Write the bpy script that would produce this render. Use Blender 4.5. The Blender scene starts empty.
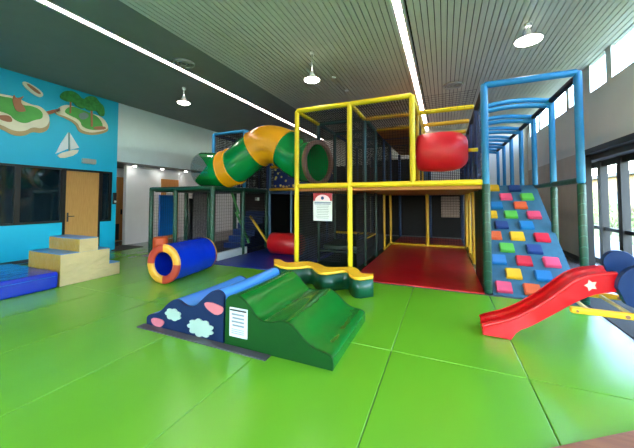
import bpy, bmesh, math, random
from mathutils import Vector, Matrix
random.seed(7)
PI = math.pi
C = bpy.context.scene.collection

# ------------------------------------------------------------------ camera
F, PX, PY = 290.0, 317.0, 189.0
H = 1.55
PITCH = math.radians(2.1722); YAW = math.radians(-23.635)
fwd = Vector((math.sin(YAW)*math.cos(PITCH), math.cos(YAW)*math.cos(PITCH), math.sin(PITCH)))
rgt = Vector((math.cos(YAW), -math.sin(YAW), 0)); upv = rgt.cross(fwd)
cd = bpy.data.cameras.new('camera'); cam = bpy.data.objects.new('camera', cd); C.objects.link(cam)
m = Matrix((rgt, upv, -fwd)).transposed().to_4x4(); m.translation = Vector((0, 0, H)); cam.matrix_world = m
cd.sensor_fit = 'HORIZONTAL'; cd.sensor_width = 36; cd.lens = F/634*36; cd.shift_y = -(224-PY)/634
cd.clip_start = 0.05; cd.clip_end = 200
bpy.context.scene.camera = cam
# measured photograph points -> real points on a known plane of the room
def ray(x, y): return fwd + rgt*((x-PX)/F) - upv*((y-PY)/F)
def onz(x, y, z): d = ray(x, y); return Vector((0, 0, H)) + d*((z-H)/d.z)
def ony(x, y, Y): d = ray(x, y); return Vector((0, 0, H)) + d*(Y/d.y)
def onx(x, y, X): d = ray(x, y); return Vector((0, 0, H)) + d*(X/d.x)

# ------------------------------------------------------------------ materials
def lin(c):
    return tuple(((v/255)/12.92 if v/255 <= .04045 else ((v/255+.055)/1.055)**2.4) for v in c) + (1,)
MATS = {}
def mat(name, rgb, rough=.5, bump=0, bscale=20, spec=.5, metal=0, var=.06, vscale=3, emit=None, estr=0, coat=0, stretch=(1, 1, 1)):
    if name in MATS: return MATS[name]
    mt = bpy.data.materials.new(name); mt.use_nodes = True; nt = mt.node_tree; b = nt.nodes['Principled BSDF']
    c = lin(rgb)
    geo = nt.nodes.new('ShaderNodeNewGeometry'); mp = nt.nodes.new('ShaderNodeMapping'); mp.inputs['Scale'].default_value = stretch
    nt.links.new(geo.outputs['Position'], mp.inputs['Vector'])
    n = nt.nodes.new('ShaderNodeTexNoise'); n.inputs['Scale'].default_value = vscale; n.inputs['Detail'].default_value = 3
    nt.links.new(mp.outputs[0], n.inputs['Vector'])
    r = nt.nodes.new('ShaderNodeValToRGB'); r.color_ramp.elements[0].position = .3; r.color_ramp.elements[1].position = .7
    r.color_ramp.elements[0].color = tuple(v*(1-var) for v in c[:3])+(1,); r.color_ramp.elements[1].color = tuple(min(1, v*(1+var)) for v in c[:3])+(1,)
    nt.links.new(n.outputs['Fac'], r.inputs[0]); nt.links.new(r.outputs[0], b.inputs['Base Color'])
    b.inputs['Roughness'].default_value = rough; b.inputs['Specular IOR Level'].default_value = spec; b.inputs['Metallic'].default_value = metal
    b.inputs['Coat Weight'].default_value = coat
    if bump:
        n2 = nt.nodes.new('ShaderNodeTexNoise'); n2.inputs['Scale'].default_value = bscale; n2.inputs['Detail'].default_value = 2
        nt.links.new(mp.outputs[0], n2.inputs['Vector'])
        bp = nt.nodes.new('ShaderNodeBump'); bp.inputs['Strength'].default_value = bump; bp.inputs['Distance'].default_value = .05
        nt.links.new(n2.outputs['Fac'], bp.inputs['Height']); nt.links.new(bp.outputs[0], b.inputs['Normal'])
    if emit:
        b.inputs['Emission Color'].default_value = lin(emit); b.inputs['Emission Strength'].default_value = estr
    MATS[name] = mt; return mt
def wood(name, rgb, rgb2, scale=(18, 18, 1.2), rough=.45):
    mt = mat(name, rgb, rough); nt = mt.node_tree
    for nd in nt.nodes:
        if nd.type == 'MAPPING': nd.inputs['Scale'].default_value = scale
        if nd.type == 'VALTORGB': nd.color_ramp.elements[0].color = lin(rgb); nd.color_ramp.elements[1].color = lin(rgb2)
    return mt
def banded(name, rgb, tie, rough=.4, pitch=.16, w=.07):
    """foam sleeve with light cable ties at a regular pitch (a pattern of the object)"""
    mt = mat(name, rgb, rough); nt = mt.node_tree; b = nt.nodes['Principled BSDF']
    geo = nt.nodes.new('ShaderNodeNewGeometry'); sp = nt.nodes.new('ShaderNodeSeparateXYZ'); nt.links.new(geo.outputs['Position'], sp.inputs[0])
    ad = nt.nodes.new('ShaderNodeMath'); ad.operation = 'ADD'; nt.links.new(sp.outputs[1], ad.inputs[0]); nt.links.new(sp.outputs[2], ad.inputs[1])
    dv = nt.nodes.new('ShaderNodeMath'); dv.operation = 'DIVIDE'; dv.inputs[1].default_value = pitch; nt.links.new(ad.outputs[0], dv.inputs[0])
    fr = nt.nodes.new('ShaderNodeMath'); fr.operation = 'FRACT'; nt.links.new(dv.outputs[0], fr.inputs[0])
    lt = nt.nodes.new('ShaderNodeMath'); lt.operation = 'LESS_THAN'; lt.inputs[1].default_value = w; nt.links.new(fr.outputs[0], lt.inputs[0])
    mx = nt.nodes.new('ShaderNodeMix'); mx.data_type = 'RGBA'; nt.links.new(lt.outputs[0], mx.inputs[0])
    src = b.inputs['Base Color'].links[0].from_socket; nt.links.new(src, mx.inputs[6]); mx.inputs[7].default_value = lin(tie)
    nt.links.new(mx.outputs[2], b.inputs['Base Color']); return mt
def glass(name, tint, gl=.12, rough=.02):
    mt = bpy.data.materials.new(name); mt.use_nodes = True; nt = mt.node_tree; nt.nodes.clear()
    o = nt.nodes.new('ShaderNodeOutputMaterial'); t = nt.nodes.new('ShaderNodeBsdfTransparent'); t.inputs[0].default_value = tint
    g = nt.nodes.new('ShaderNodeBsdfGlossy'); g.inputs['Roughness'].default_value = rough
    x = nt.nodes.new('ShaderNodeMixShader'); x.inputs[0].default_value = gl+.03
    nt.links.new(t.outputs[0], x.inputs[1]); nt.links.new(g.outputs[0], x.inputs[2])
    nt.links.new(x.outputs[0], o.inputs[0]); return mt
def dotted(name, rgb, rgb2):
    mt = mat(name, rgb, .5); nt = mt.node_tree; b = nt.nodes['Principled BSDF']
    geo = nt.nodes.new('ShaderNodeNewGeometry'); vo = nt.nodes.new('ShaderNodeTexVoronoi'); vo.inputs['Scale'].default_value = 7
    nt.links.new(geo.outputs['Position'], vo.inputs['Vector']); lt = nt.nodes.new('ShaderNodeMath'); lt.operation = 'LESS_THAN'; lt.inputs[1].default_value = .3
    nt.links.new(vo.outputs['Distance'], lt.inputs[0]); mx = nt.nodes.new('ShaderNodeMix'); mx.data_type = 'RGBA'; nt.links.new(lt.outputs[0], mx.inputs[0])
    nt.links.new(b.inputs['Base Color'].links[0].from_socket, mx.inputs[6]); mx.inputs[7].default_value = lin(rgb2); nt.links.new(mx.outputs[2], b.inputs['Base Color']); return mt
def emis(name, rgb, s):
    return mat(name, rgb, .6, emit=rgb, estr=s)

M = dict(
 green_mat=mat('green mat vinyl', (98, 166, 34), .26, spec=.8, bump=.3, bscale=1.1, var=.05, vscale=1.2, stretch=(1, .45, 1)),
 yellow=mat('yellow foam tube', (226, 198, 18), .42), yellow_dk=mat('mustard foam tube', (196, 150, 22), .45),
 blue_tube=mat('light blue foam tube', (32, 132, 186), .42), blue_dk=mat('dark blue foam tube', (34, 62, 110), .5),
 steel_blue=mat('grey blue foam tube', (84, 118, 150), .5), teal=mat('teal foam tube', (30, 74, 78), .5),
 green_pad=banded('green foam tube', (3, 62, 44), (44, 104, 84), w=.05), green_dk=banded('dark green foam pad', (3, 38, 26), (40, 84, 66), pitch=.2, w=.05),
 black_rail=mat('black padded rail', (22, 24, 34), .6), net=mat('black netting', (14, 15, 18), .8),
 deck=mat('mustard deck vinyl', (168, 104, 14), .5), red_mat=mat('red floor vinyl', (186, 20, 26), .3, bump=.15, bscale=2),
 blue_mat=mat('navy floor vinyl', (16, 40, 130), .35, bump=.15, bscale=2),
 tube_green=mat('green moulded plastic', (0, 138, 62), .22, coat=.3), tube_yellow=mat('amber moulded plastic', (240, 164, 10), .25, coat=.3),
 flange=mat('brown flange', (106, 78, 66), .5),
 drum=mat('red vinyl', (214, 28, 42), .38, bump=.05, bscale=6), drum_dk=mat('deep red vinyl', (186, 16, 24), .4),
 wall_blue=mat('turquoise wall paint', (0, 184, 226), .5, var=.02), white=mat('white wall paint', (232, 234, 236), .6, var=.02),
 white_r=mat('off white wall paint', (218, 220, 214), .65, var=.04, vscale=1), stone=mat('mottled grey carpet wall', (130, 122, 124), .9, var=.35, vscale=22, bump=.4, bscale=30),
 pale_blue_wall=mat('pale grey wall paint', (210, 230, 234), .6, var=.02),
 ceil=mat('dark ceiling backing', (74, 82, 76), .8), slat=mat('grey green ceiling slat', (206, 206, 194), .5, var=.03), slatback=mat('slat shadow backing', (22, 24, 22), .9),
 ceil_plain=mat('plain grey ceiling board', (128, 134, 126), .7, var=.03),
 black=mat('black frame metal', (18, 20, 22), .4), alu=mat('bronze door frame', (16, 13, 10), .6), header=mat('black door header', (16, 18, 20), .5),
 soffit=mat('grey soffit', (104, 106, 104), .7), soffit_dk=mat('dark grey soffit', (84, 84, 82), .6),
 floor=mat('grey vinyl floor', (98, 96, 98), .22, var=.1, vscale=9), carpet=mat('charcoal entry mat', (48, 48, 48), .9, var=.3, vscale=60),
 oak=wood('oak veneer', (186, 138, 74), (202, 156, 90)), oak2=wood('orange oak veneer', (190, 128, 66), (206, 146, 84)),
 timber=wood('brown timber', (128, 80, 52), (146, 94, 62), (1, 12, 12)),
 dark_glass=mat('dark interior glass', (14, 34, 44), .06, spec=.9, var=.3, vscale=1.5), kick=mat('dark kick plate', (46, 54, 58), .5),
 royal=mat('royal blue vinyl', (4, 42, 176), .22, bump=.35, bscale=5, coat=.2), cream=mat('cream vinyl', (206, 180, 130), .35, bump=.8, bscale=3.5, stretch=(1, 1, 2.4)),
 olive=mat('ochre vinyl', (160, 126, 40), .35, bump=.5, bscale=6), step_blue=mat('dusty blue vinyl', (64, 132, 190), .3, bump=.3, bscale=5),
 foam_red=mat('brick red vinyl', (170, 52, 26), .42), foam_yel=mat('golden vinyl', (214, 156, 40), .42), foam_or=mat('orange vinyl', (206, 84, 34), .45),
 navy=mat('navy vinyl', (5, 32, 70), .6, spec=.2, bump=.06), sky=mat('sky blue vinyl', (70, 146, 226), .24, bump=.2, bscale=6, coat=.2),
 hump_g=mat('green vinyl', (10, 104, 34), .2, bump=.4, bscale=3.2, coat=.15, stretch=(1, .6, 1)), hump_side=mat('forest green vinyl', (1, 66, 10), .6, spec=.2, bump=.05),
 cloud=mat('white felt', (158, 182, 166), .8), pink=mat('pink felt', (196, 104, 112), .8), strip=mat('charcoal rubber', (70, 68, 72), .55),
 paper=mat('white paper', (204, 212, 212), .6), ink=mat('grey ink', (120, 128, 136), .7), ink_b=mat('dark blue ink', (30, 60, 110), .7), sign_red=mat('sign red', (168, 40, 54), .6), sign_pink=mat('sign pink', (232, 200, 208), .6),
 bench_g=mat('bottle green vinyl', (4, 78, 52), .35, coat=.2), bench_y=mat('warm yellow vinyl', (250, 190, 40), .4),
 slide=mat('red slide plastic', (206, 8, 22), .28, coat=.3), disc=mat('blue moulded plastic', (2, 40, 86), .45, spec=.3), rail=mat('yellow ladder plastic', (240, 180, 30), .4), palewood=mat('pale timber rung', (230, 214, 160), .5), rivet=mat('rivet metal', (150, 110, 90), .4, metal=.6),
 climb=mat('steel blue climbing board', (42, 92, 118), .55, var=.08, vscale=14), sticker=mat('silver sticker', (206, 190, 170), .5),
 h_yel=mat('yellow hold', (216, 166, 24), .4), h_navy=mat('navy hold', (28, 56, 116), .4), h_pink=mat('pink hold', (210, 72, 108), .4), h_green=mat('green hold', (84, 168, 60), .4), h_blue=mat('blue hold', (26, 110, 170), .4), h_or=mat('orange hold', (208, 88, 44), .4), h_red=mat('red hold', (190, 28, 52), .4),
 print_blue=dotted('dotted blue panel', (20, 44, 120), (226, 206, 120)), blue_panel=mat('blue padded panel', (0, 92, 172), .4),
 m_sand=mat('mural sand', (236, 228, 208), .6), m_sand2=mat('mural sand edge', (186, 160, 120), .6), m_green=mat('mural grass', (84, 172, 84), .6, var=.15), m_green2=mat('mural leaf', (56, 146, 68), .6, var=.3, vscale=12), m_brown=mat('mural brown', (176, 116, 88), .6), m_white=mat('mural white', (228, 232, 238), .6), m_grey=mat('mural grey', (120, 150, 150), .6), m_dk=mat('mural outline', (60, 70, 50), .6),
 grass=mat('garden grass', (60, 80, 26), .9, var=.3), leaf=mat('shrub leaf', (62, 88, 18), .6, var=.4, vscale=8), build=mat('cream render', (118, 100, 70), .8), roofm=mat('grey roof', (50, 58, 66), .7), fence=mat('weathered fence', (60, 46, 34), .8), pave=mat('pale paving', (100, 104, 108), .8),
 lampshade=mat('white enamel', (226, 228, 230), .4), bulb=emis('glowing diffuser', (255, 248, 236), 16), led=emis('linear led diffuser', (255, 222, 214), 11), spot=emis('downlight lens', (255, 250, 240), 40), grille=mat('vent grille', (170, 172, 166), .5),
 clear=glass('clear pane', (.96, .98, .97, 1), .02), dome=glass('clear dome', (.86, .9, .9, 1), .10, .05),
 bark=mat('bark', (96, 76, 56), .9),
)

# ------------------------------------------------------------------ mesh builder
class MB:
    def __init__(s): s.v = []; s.f = []; s.sm = []; s.mi = []
    def add(s, vs, fs, smooth=False, mi=0):
        o = len(s.v); s.v += [tuple(v) for v in vs]; s.f += [tuple(i+o for i in f) for f in fs]; s.sm += [smooth]*len(fs); s.mi += [mi]*len(fs); return s
    def box(s, x0, x1, y0, y1, z0, z1, mi=0):
        v = [(x, y, z) for x in (x0, x1) for y in (y0, y1) for z in (z0, z1)]
        return s.add(v, [(0, 1, 3, 2), (4, 6, 7, 5), (0, 4, 5, 1), (2, 3, 7, 6), (0, 2, 6, 4), (1, 5, 7, 3)], mi=mi)
    def rbox(s, x0, x1, y0, y1, z0, z1, r=.03, seg=3, mi=0):
        bm = bmesh.new(); bmesh.ops.create_cube(bm, size=1)
        for v in bm.verts: v.co = Vector(((x0+x1)/2+v.co.x*(x1-x0), (y0+y1)/2+v.co.y*(y1-y0), (z0+z1)/2+v.co.z*(z1-z0)))
        bmesh.ops.bevel(bm, geom=bm.edges[:], offset=r, segments=seg, affect='EDGES', profile=.5)
        bm.verts.index_update(); o = len(s.v); s.v += [v.co[:] for v in bm.verts]
        for f in bm.faces: s.f.append(tuple(v.index+o for v in f.verts)); s.sm.append(max(abs(c) for c in f.normal) < .9999); s.mi.append(mi)
        bm.free(); return s
    def sweep(s, pts, rad, n=16, caps=True, smooth=True, a0=0, a1=2*PI, mi=0):
        pts = [Vector(p) for p in pts]
        if not hasattr(rad, '__len__'): rad = [rad]*len(pts)
        T = []
        for i in range(len(pts)):
            a = pts[max(0, i-1)]; b = pts[min(len(pts)-1, i+1)]
            d = b-a; T.append(d.normalized() if d.length > 1e-7 else (T[-1] if T else Vector((0, 0, 1))))
        u = T[0].orthogonal().normalized()
        if abs(T[0].z) < .95: u = (Vector((0, 0, 1))-T[0]*T[0].z).normalized()
        vs = []; k = n if abs(a1-a0-2*PI) < 1e-6 else n+1
        for i, p in enumerate(pts):
            u = (u-T[i]*u.dot(T[i])).normalized(); w = T[i].cross(u)
            for j in range(k):
                a = a0+(a1-a0)*j/n; vs.append(p+(u*math.cos(a)+w*math.sin(a))*rad[i])
        fs = []
        for i in range(len(pts)-1):
            for j in range(n if k == n else n):
                j2 = (j+1) % k if k == n else j+1
                fs.append((i*k+j, i*k+j2, (i+1)*k+j2, (i+1)*k+j))
        s.add(vs, fs, smooth, mi)
        if caps and k == n:
            s.add(vs[:k], [tuple(range(k))[::-1]], False, mi); s.add(vs[-k:], [tuple(range(k))], False, mi)
        return s
    def cyl(s, a, b, r, n=14, mi=0): return s.sweep([a, b], r, n, mi=mi)
    def pad(s, a, b, r, n=14):
        """foam sleeved tube with softly rounded ends"""
        a = Vector(a); b = Vector(b); d = (b-a).normalized(); e = min(r*.6, (b-a).length*.3)
        return s.sweep([a, a+d*.001, a+d*e*.4, a+d*e, b-d*e, b-d*e*.4, b-d*.001, b], [r*.5, r*.72, r*.9, r, r, r*.9, r*.72, r*.5], n)
    def prism(s, poly, ax, t0, t1, mi=0, mi_side=None, smooth_side=False):
        """poly: 2D list in the plane normal to ax ('x': (y,z), 'y': (x,z), 'z': (x,y))"""
        def P(p, t): return {'x': (t, p[0], p[1]), 'y': (p[0], t, p[1]), 'z': (p[0], p[1], t)}[ax]
        n = len(poly); a = [P(p, t0) for p in poly]; b = [P(p, t1) for p in poly]
        s.add(a, [tuple(range(n))], mi=mi); s.add(b, [tuple(range(n))[::-1]], mi=mi)
        s.add(a+b, [(i, i+n, (i+1) % n+n, (i+1) % n) for i in range(n)], smooth_side, mi if mi_side is None else mi_side); return s
    def build(s, name, mats, parent=None, auto=None):
        if not isinstance(mats, (list, tuple)): mats = [mats]
        me = bpy.data.meshes.new(name); off = Vector((0, 0, 0))
        if parent is not None: off = parent_loc(parent)
        else:
            xs = [v[0] for v in s.v]; ys = [v[1] for v in s.v]; zs = [v[2] for v in s.v]
            off = Vector(((min(xs)+max(xs))/2, (min(ys)+max(ys))/2, min(zs)))
        me.from_pydata([Vector(v)-off for v in s.v], [], s.f)
        for m_ in mats: me.materials.append(m_)
        me.polygons.foreach_set('use_smooth', s.sm); me.polygons.foreach_set('material_index', s.mi)
        bm = bmesh.new(); bm.from_mesh(me); bmesh.ops.remove_doubles(bm, verts=bm.verts[:], dist=1e-5); bmesh.ops.recalc_face_normals(bm, faces=bm.faces[:]); bm.to_mesh(me); bm.free()
        o = bpy.data.objects.new(name, me); C.objects.link(o)
        if parent is not None: o.parent = parent
        else: o.location = off
        return o
def parent_loc(p):
    v = Vector((0, 0, 0))
    while p is not None: v += p.location; p = p.parent
    return v
def tag(o, label=None, cat=None, group=None, kind=None):
    if label: o['label'] = label
    if cat: o['category'] = cat
    if group: o['group'] = group
    if kind: o['kind'] = kind
    return o
def thing(name, loc, label, cat, group=None):
    o = bpy.data.objects.new(name, None); C.objects.link(o); o.location = loc; o.empty_display_size = .1
    return tag(o, label, cat, group)
def bx(name, dims, m_, parent=None): return MB().box(*dims).build(name, m_, parent)
def struct(name, mb, m_): return tag(mb.build(name, m_), kind='structure')
def lab(o, l): o['label'] = l; return o

# ------------------------------------------------------------------ room shell
XL, XR, YB, YF, ZC = -9.5, 3.11, 14.0, -3.0, 4.66
struct('floor', MB().box(-12.6, 3.6, YF, YB, -.15, -.012), M['floor'])
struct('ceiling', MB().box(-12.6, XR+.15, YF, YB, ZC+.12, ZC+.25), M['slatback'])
cb = MB()
cb.box(XL, -5.76, YF, YB, ZC, ZC+.12); cb.box(-5.64, -4.6, YF, YB, ZC, ZC+.12)
tag(cb.build('ceiling_board', M['ceil_plain']), kind='structure')
sl = MB(); x = -4.6
while x < XR:
    if not (-.74 < x+.04 < -.54): sl.box(x+.005, x+.091, YF, YB, ZC, ZC+.03)
    x += .1
tag(sl.build('ceiling_slats', M['slat']), kind='structure')
# left wall (turquoise part with openings)
def wall_x(mb, X0, X1, y0, y1, z0, z1, holes):
    ys = sorted(set([y0, y1]+[h[0] for h in holes]+[h[1] for h in holes])); zs = sorted(set([z0, z1]+[h[2] for h in holes]+[h[3] for h in holes]))
    for i in range(len(ys)-1):
        for j in range(len(zs)-1):
            cy, cz = (ys[i]+ys[i+1])/2, (zs[j]+zs[j+1])/2
            if not any(h[0] < cy < h[1] and h[2] < cz < h[3] for h in holes): mb.box(X0, X1, ys[i], ys[i+1], zs[j], zs[j+1])
    return mb
WL = [(-1.2, 4.46, .94, 2.42), (4.46, 5.40, -.02, 2.42), (5.40, 5.72, .9, 2.42)]
struct('wall_left', wall_x(MB(), XL-.15, XL, YF, 5.86, -.1, ZC+.12, WL), M['wall_blue'])
struct('wall_left_upper', MB().box(XL-.15, XL, 5.86, YB, 2.78, ZC+.12), M['pale_blue_wall'])
cs = MB().box(-12.4, XL-.0, 5.87, YB, 2.765, 2.78); cs.box(-12.4, XL-.15, 5.7, 5.87, 2.765, 2.78); struct('ceiling_corridor', cs, M['soffit'])
struct('wall_corridor', MB().box(-10.35, -10.2, 6.62, YB, -.1, 2.78), M['white'])
struct('wall_corridor_far', MB().box(-12.4, -12.25, 5.5, 8.6, -.1, 2.78), M['white'])
struct('wall_corridor_end', MB().box(-12.4, -10.35, 8.5, 8.6, -.1, 2.78).box(-12.25, XL-.15, 5.6, 5.7, -.1, 2.78), M['white'])
struct('wall_back', MB().box(-10.4, 3.3, YB, YB+.15, -.1, ZC+.2), M['white_r'])
FILL_WINDOWS = [(-7.6+i*2.9, -7.6+i*2.9+1.25, .9, 2.7) for i in range(4)]  # made-up windows behind the camera, added to bring in soft daylight
fw = MB(); hx = sorted([-9.65, 3.3]+[h[0] for h in FILL_WINDOWS]+[h[1] for h in FILL_WINDOWS])
for a, b in zip(hx[:-1], hx[1:]):
    if any(abs(a-h[0]) < 1e-6 for h in FILL_WINDOWS): fw.box(a, b, YF-.15, YF, -.1, .9).box(a, b, YF-.15, YF, 2.7, ZC+.2)
    else: fw.box(a, b, YF-.15, YF, -.1, ZC+.2)
struct('wall_front', fw, M['white'])
for i, h in enumerate(FILL_WINDOWS): struct('window_%d' % (i+30), MB().box(h[0], h[1], YF-.1, YF-.08, h[2], h[3]), M['clear'])  # panes of the added daylight windows
# dark rooms behind the interior windows
struct('wall_office', MB().box(-12.0, -11.9, -1.5, 5.6, -.1, 2.9), mat('office wall', (60, 74, 80), .8))
# right wall : clerestory, upper wall, lower wall beyond the doors
cl = [(a, b, 4.0, 4.65) for a, b in ((-2.6, -1.8), (-1.6, -.5), (-.3, .7), (.9, 2.2), (2.4, 3.7), (3.9, 5.1), (5.3, 5.95), (6.15, 7.59), (7.81, 8.53), (8.98, 9.75), (9.95, 10.9), (11.1, 12.3), (12.5, 13.6))]
struct('wall_right', wall_x(MB(), XR, XR+.09, YF, YB, 2.72, ZC+.12, cl), M['white_r'])
struct('wall_right_lower', MB().box(XR, XR+.15, 9.05, YB, -.1, 2.72), mat('taupe lower wall', (186, 180, 166), .7, var=.06))
struct('trim_1', MB().box(XR-.02, XR+.0, YF, 9.05, 2.62, 2.74).box(XR, XR+.15, YF, 9.05, 2.62, 2.72).box(XR-.015, XR+.152, 9.0, 9.05, -.01, 2.62), M['header'])
struct('ceiling_entry', MB().box(XR+.15, 3.75, YF, 11.3, 2.5, 2.66), M['soffit_dk'])
for i, h in enumerate(cl):
    o = MB().box(XR+.04, XR+.055, h[0], h[1], h[2], h[3]).build('window_%d' % (i+3), M['clear']); tag(o, kind='structure')
# interior dark windows in the left wall
w1 = MB()
for (a, b, z0, z1) in [(-1.2, .6, .94, 2.42), (.6, 2.1, .94, 2.42), (2.1, 3.54, .94, 2.42), (3.54, 4.46, .94, 2.42), (5.40, 5.72, .9, 2.42)]:
    w = .05
    w1.box(XL-.1, XL+.01, a, a+w, z0, z1).box(XL-.1, XL+.01, b-w, b, z0, z1).box(XL-.1, XL+.01, a+w, b-w, z1-w, z1).box(XL-.1, XL+.01, a+w, b-w, z0, z0+w)
wo = tag(w1.build('window_1', M['black']), kind='structure')
for (a, b, z0, z1) in [(-1.15, .55, .99, 2.37), (.65, 2.05, .99, 2.37), (2.15, 3.49, .99, 2.37), (3.59, 4.41, .99, 2.37), (5.45, 5.67, .95, 2.37)]:
    bx('glass_pane', (XL-.07, XL-.05, a, b, z0, z1), M['dark_glass'], wo)
d1 = tag(MB().box(XL-.06, XL-.02, 4.52, 5.36, .01, 2.36).build('door_1', M['oak']), kind='structure')
bx('door_frame', (XL-.1, XL+.012, 4.46, 4.52, 0, 2.42), M['black'], d1)
MB().box(XL-.1, XL+.012, 5.36, 5.40, 0, 2.42).box(XL-.1, XL+.012, 4.52, 5.36, 2.36, 2.42).build('door_frame', M['black'], d1)
MB().box(XL-.02, XL-.012, 4.57, 4.61, .95, 1.2).cyl((XL-.015, 4.59, 1.1), (XL+.04, 4.59, 1.1), .012).cyl((XL+.04, 4.59, 1.1), (XL+.04, 4.72, 1.1), .012).build('door_handle', M['kick'], d1)
# door at the end of the passage + corridor door
d2 = tag(MB().box(-11.36, -11.3, 6.35, 7.28, .01, 2.42).build('door_2', M['oak2']), kind='structure')
bx('kick_plate', (-11.3, -11.29, 6.4, 7.1, .05, .65), M['kick'], d2)
MB().box(-11.3, -11.25, 7.14, 7.18, 1.0, 1.2).build('door_handle', M['black'], d2)
struct('wall_passage', MB().box(-11.45, -11.36, 5.7, 8.5, -.1, 2.78), M['white'])
d3 = tag(MB().box(-10.2, -10.16, 7.98, 8.78, .01, 2.38).build('door_3', M['oak2']), kind='structure')
bx('notice_plate', (-10.16, -10.15, 8.2, 8.5, 1.75, 1.9), M['paper'], d3)
# glass entrance doors
XD = 3.5
dr = MB(); ys = [1.4, 2.6, 3.8, 5.0, 6.2, 7.3]+[onx(q, 200, XD+.05).y for q in (624.5, 604, 587)]+[10.9]
for y_ in ys: dr.box(XD-.03, XD+.11, y_-.08, y_+.08, 0, 2.5)
for a, b in zip(ys[:-1], ys[1:]):
    dr.box(XD+.01, XD+.08, a+.06, b-.06, 2.36, 2.5).box(XD+.01, XD+.08, a+.06, b-.06, .82, .90).box(XD+.01, XD+.08, a+.06, b-.06, -.01, .1)
do = tag(dr.build('door_4', M['alu']), kind='structure')
for a, b in zip(ys[:-1], ys[1:]):
    bx('glass_pane', (XD+.035, XD+.05, a+.06, b-.06, .9, 2.36), M['clear'], do); bx('glass_pane', (XD+.035, XD+.05, a+.06, b-.06, .1, .82), M['clear'], do)
struct('wall_entry_side', MB().box(XR+.15, 3.8, 10.96, 11.1, -.1, 2.5).box(3.5, 3.65, YF, 1.34, -.1, 2.5), M['white_r'])
# baseboard
struct('baseboard_left', MB().box(XL, XL+.015, YF, 4.44, 0, .08), M['kick'])
struct('baseboard_right', MB().box(XR-.015, XR, 9.05, YB, -.01, .12), M['kick'])

# ------------------------------------------------------------------ outside
struct('ground_outside', MB().box(3.7, 40, -20, 45, -.2, -.06), M['pave'])
struct('lawn', MB().box(6.2, 40, -20, 45, -.06, -.03), M['grass'])
def shrub(loc, h, r, label, group):
    t = thing('shrub', loc, label, 'shrub', group); fo = MB(); L = Vector(loc)
    for k in range(900):
        a = random.uniform(0, 2*PI); b = math.acos(random.uniform(-1, 1)); q = random.uniform(.55, 1)
        p = L+Vector((r*q*math.sin(b)*math.cos(a), r*q*math.sin(b)*math.sin(a), h*.55+h*.45*q*math.cos(b)))
        u = Vector([random.uniform(-1, 1) for _ in range(3)]).normalized(); w = u.orthogonal().normalized(); s_ = random.uniform(.04, .08)
        fo.add([p-u*s_, p+w*s_*.5, p+u*s_, p-w*s_*.5], [(0, 1, 2, 3)])
    fo.build('foliage', M['leaf'], t); tr = MB()
    for k in range(4): tr.sweep([L, L+Vector((math.cos(k*1.6)*r*.3, math.sin(k*1.6)*r*.3, h*.6))], [.03, .012], 6)
    tr.build('stem', M['bark'], t)
for i, (sx, sy, hh) in enumerate([(6.9, 17.5, 1.7), (7.4, 20.5, 2.1), (6.9, 14.2, 1.3), (7.2, 11.8, 1.2), (8.2, 24, 2.4)]):
    shrub((sx, sy, -.05), hh, .9, ['leafy green shrub outside the entrance doors', 'tall leafy shrub outside, furthest but one from the doors', 'low rounded shrub outside the glass doors', 'small bright shrub nearest the right edge outside the glass doors', 'tallest shrub outside, behind all the others'][i], 'garden shrubs outside')
t = thing('timber_fence', (8.8, 14, -.05), 'weathered brown timber fence in the garden outside', 'fence')
for k in range(30): bx('paling', (8.8, 8.83, 9+k*.42, 9.38+k*.42, -.05, 1.2), M['fence'], t)
bx('fence_rail', (8.83, 8.88, 9, 21.6, .9, .98), M['fence'], t)
t = thing('neighbour_building', (15, 24, -.05), 'cream rendered building with a grey roof across the garden', 'building')
bx('wall', (14, 16, 8, 40, -.05, 3.6), M['build'], t); bx('roof', (13.4, 16.5, 7.6, 40.4, 3.6, 3.9), M['roofm'], t)
for k in range(6): bx('window', (13.94, 14, 10+k*4.6, 12+k*4.6, 1.0, 2.3), M['roofm'], t)

# ------------------------------------------------------------------ ceiling fittings
def led(X, y0, y1, label):
    t = thing('linear_light', (X, (y0+y1)/2, ZC), label, 'ceiling light', 'recessed linear ceiling lights')
    bx('diffuser', (X-.055, X+.055, y0, y1, ZC+.004, ZC+.03), M['led'], t)
    MB().box(X-.1, X-.056, y0, y1, ZC-.006, ZC+.11).box(X+.056, X+.1, y0, y1, ZC-.006, ZC+.11).build('trim_channel', M['lampshade'], t)
led(-5.70, -2.8, 13.8, 'long recessed linear light crossing the plain left half of the ceiling')
led(-.64, -2.8, 13.8, 'long recessed linear light in the slatted ceiling above the red drum')
def pendant(px, py_top, drop, r, label):
    p = onz(px, py_top, ZC); t = thing('pendant_lamp', p, label, 'pendant lamp', 'small white pendant lamps'); z = p.z-drop
    MB().cyl(p, p-Vector((0, 0, .05)), .05).build('ceiling_rose', M['lampshade'], t)
    MB().cyl(p-Vector((0, 0, .05)), (p.x, p.y, z+.15), .012, 8).build('rod', M['lampshade'], t)
    MB().sweep([(p.x, p.y, z+.20), (p.x, p.y, z+.13), (p.x, p.y, z+.1), (p.x, p.y, z+.04), (p.x, p.y, z)], [.03, .045, .07, r*.72, r], 24, caps=False).build('lamp_shade', M['lampshade'], t)
    MB().sweep([(p.x, p.y, z+.005), (p.x, p.y, z-.01), (p.x, p.y, z-.03)], [r*.96, r*.93, r*.6], 24).build('bulb', M['bulb'], t)
pendant(528, 24, .30, .21, 'white pendant lamp nearest the blue cage')
pendant(312, 52, .60, .165, 'white pendant lamp above the yellow frame')
pendant(184, 88, .42, .165, 'white pendant lamp above the mural wall side')
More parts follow.
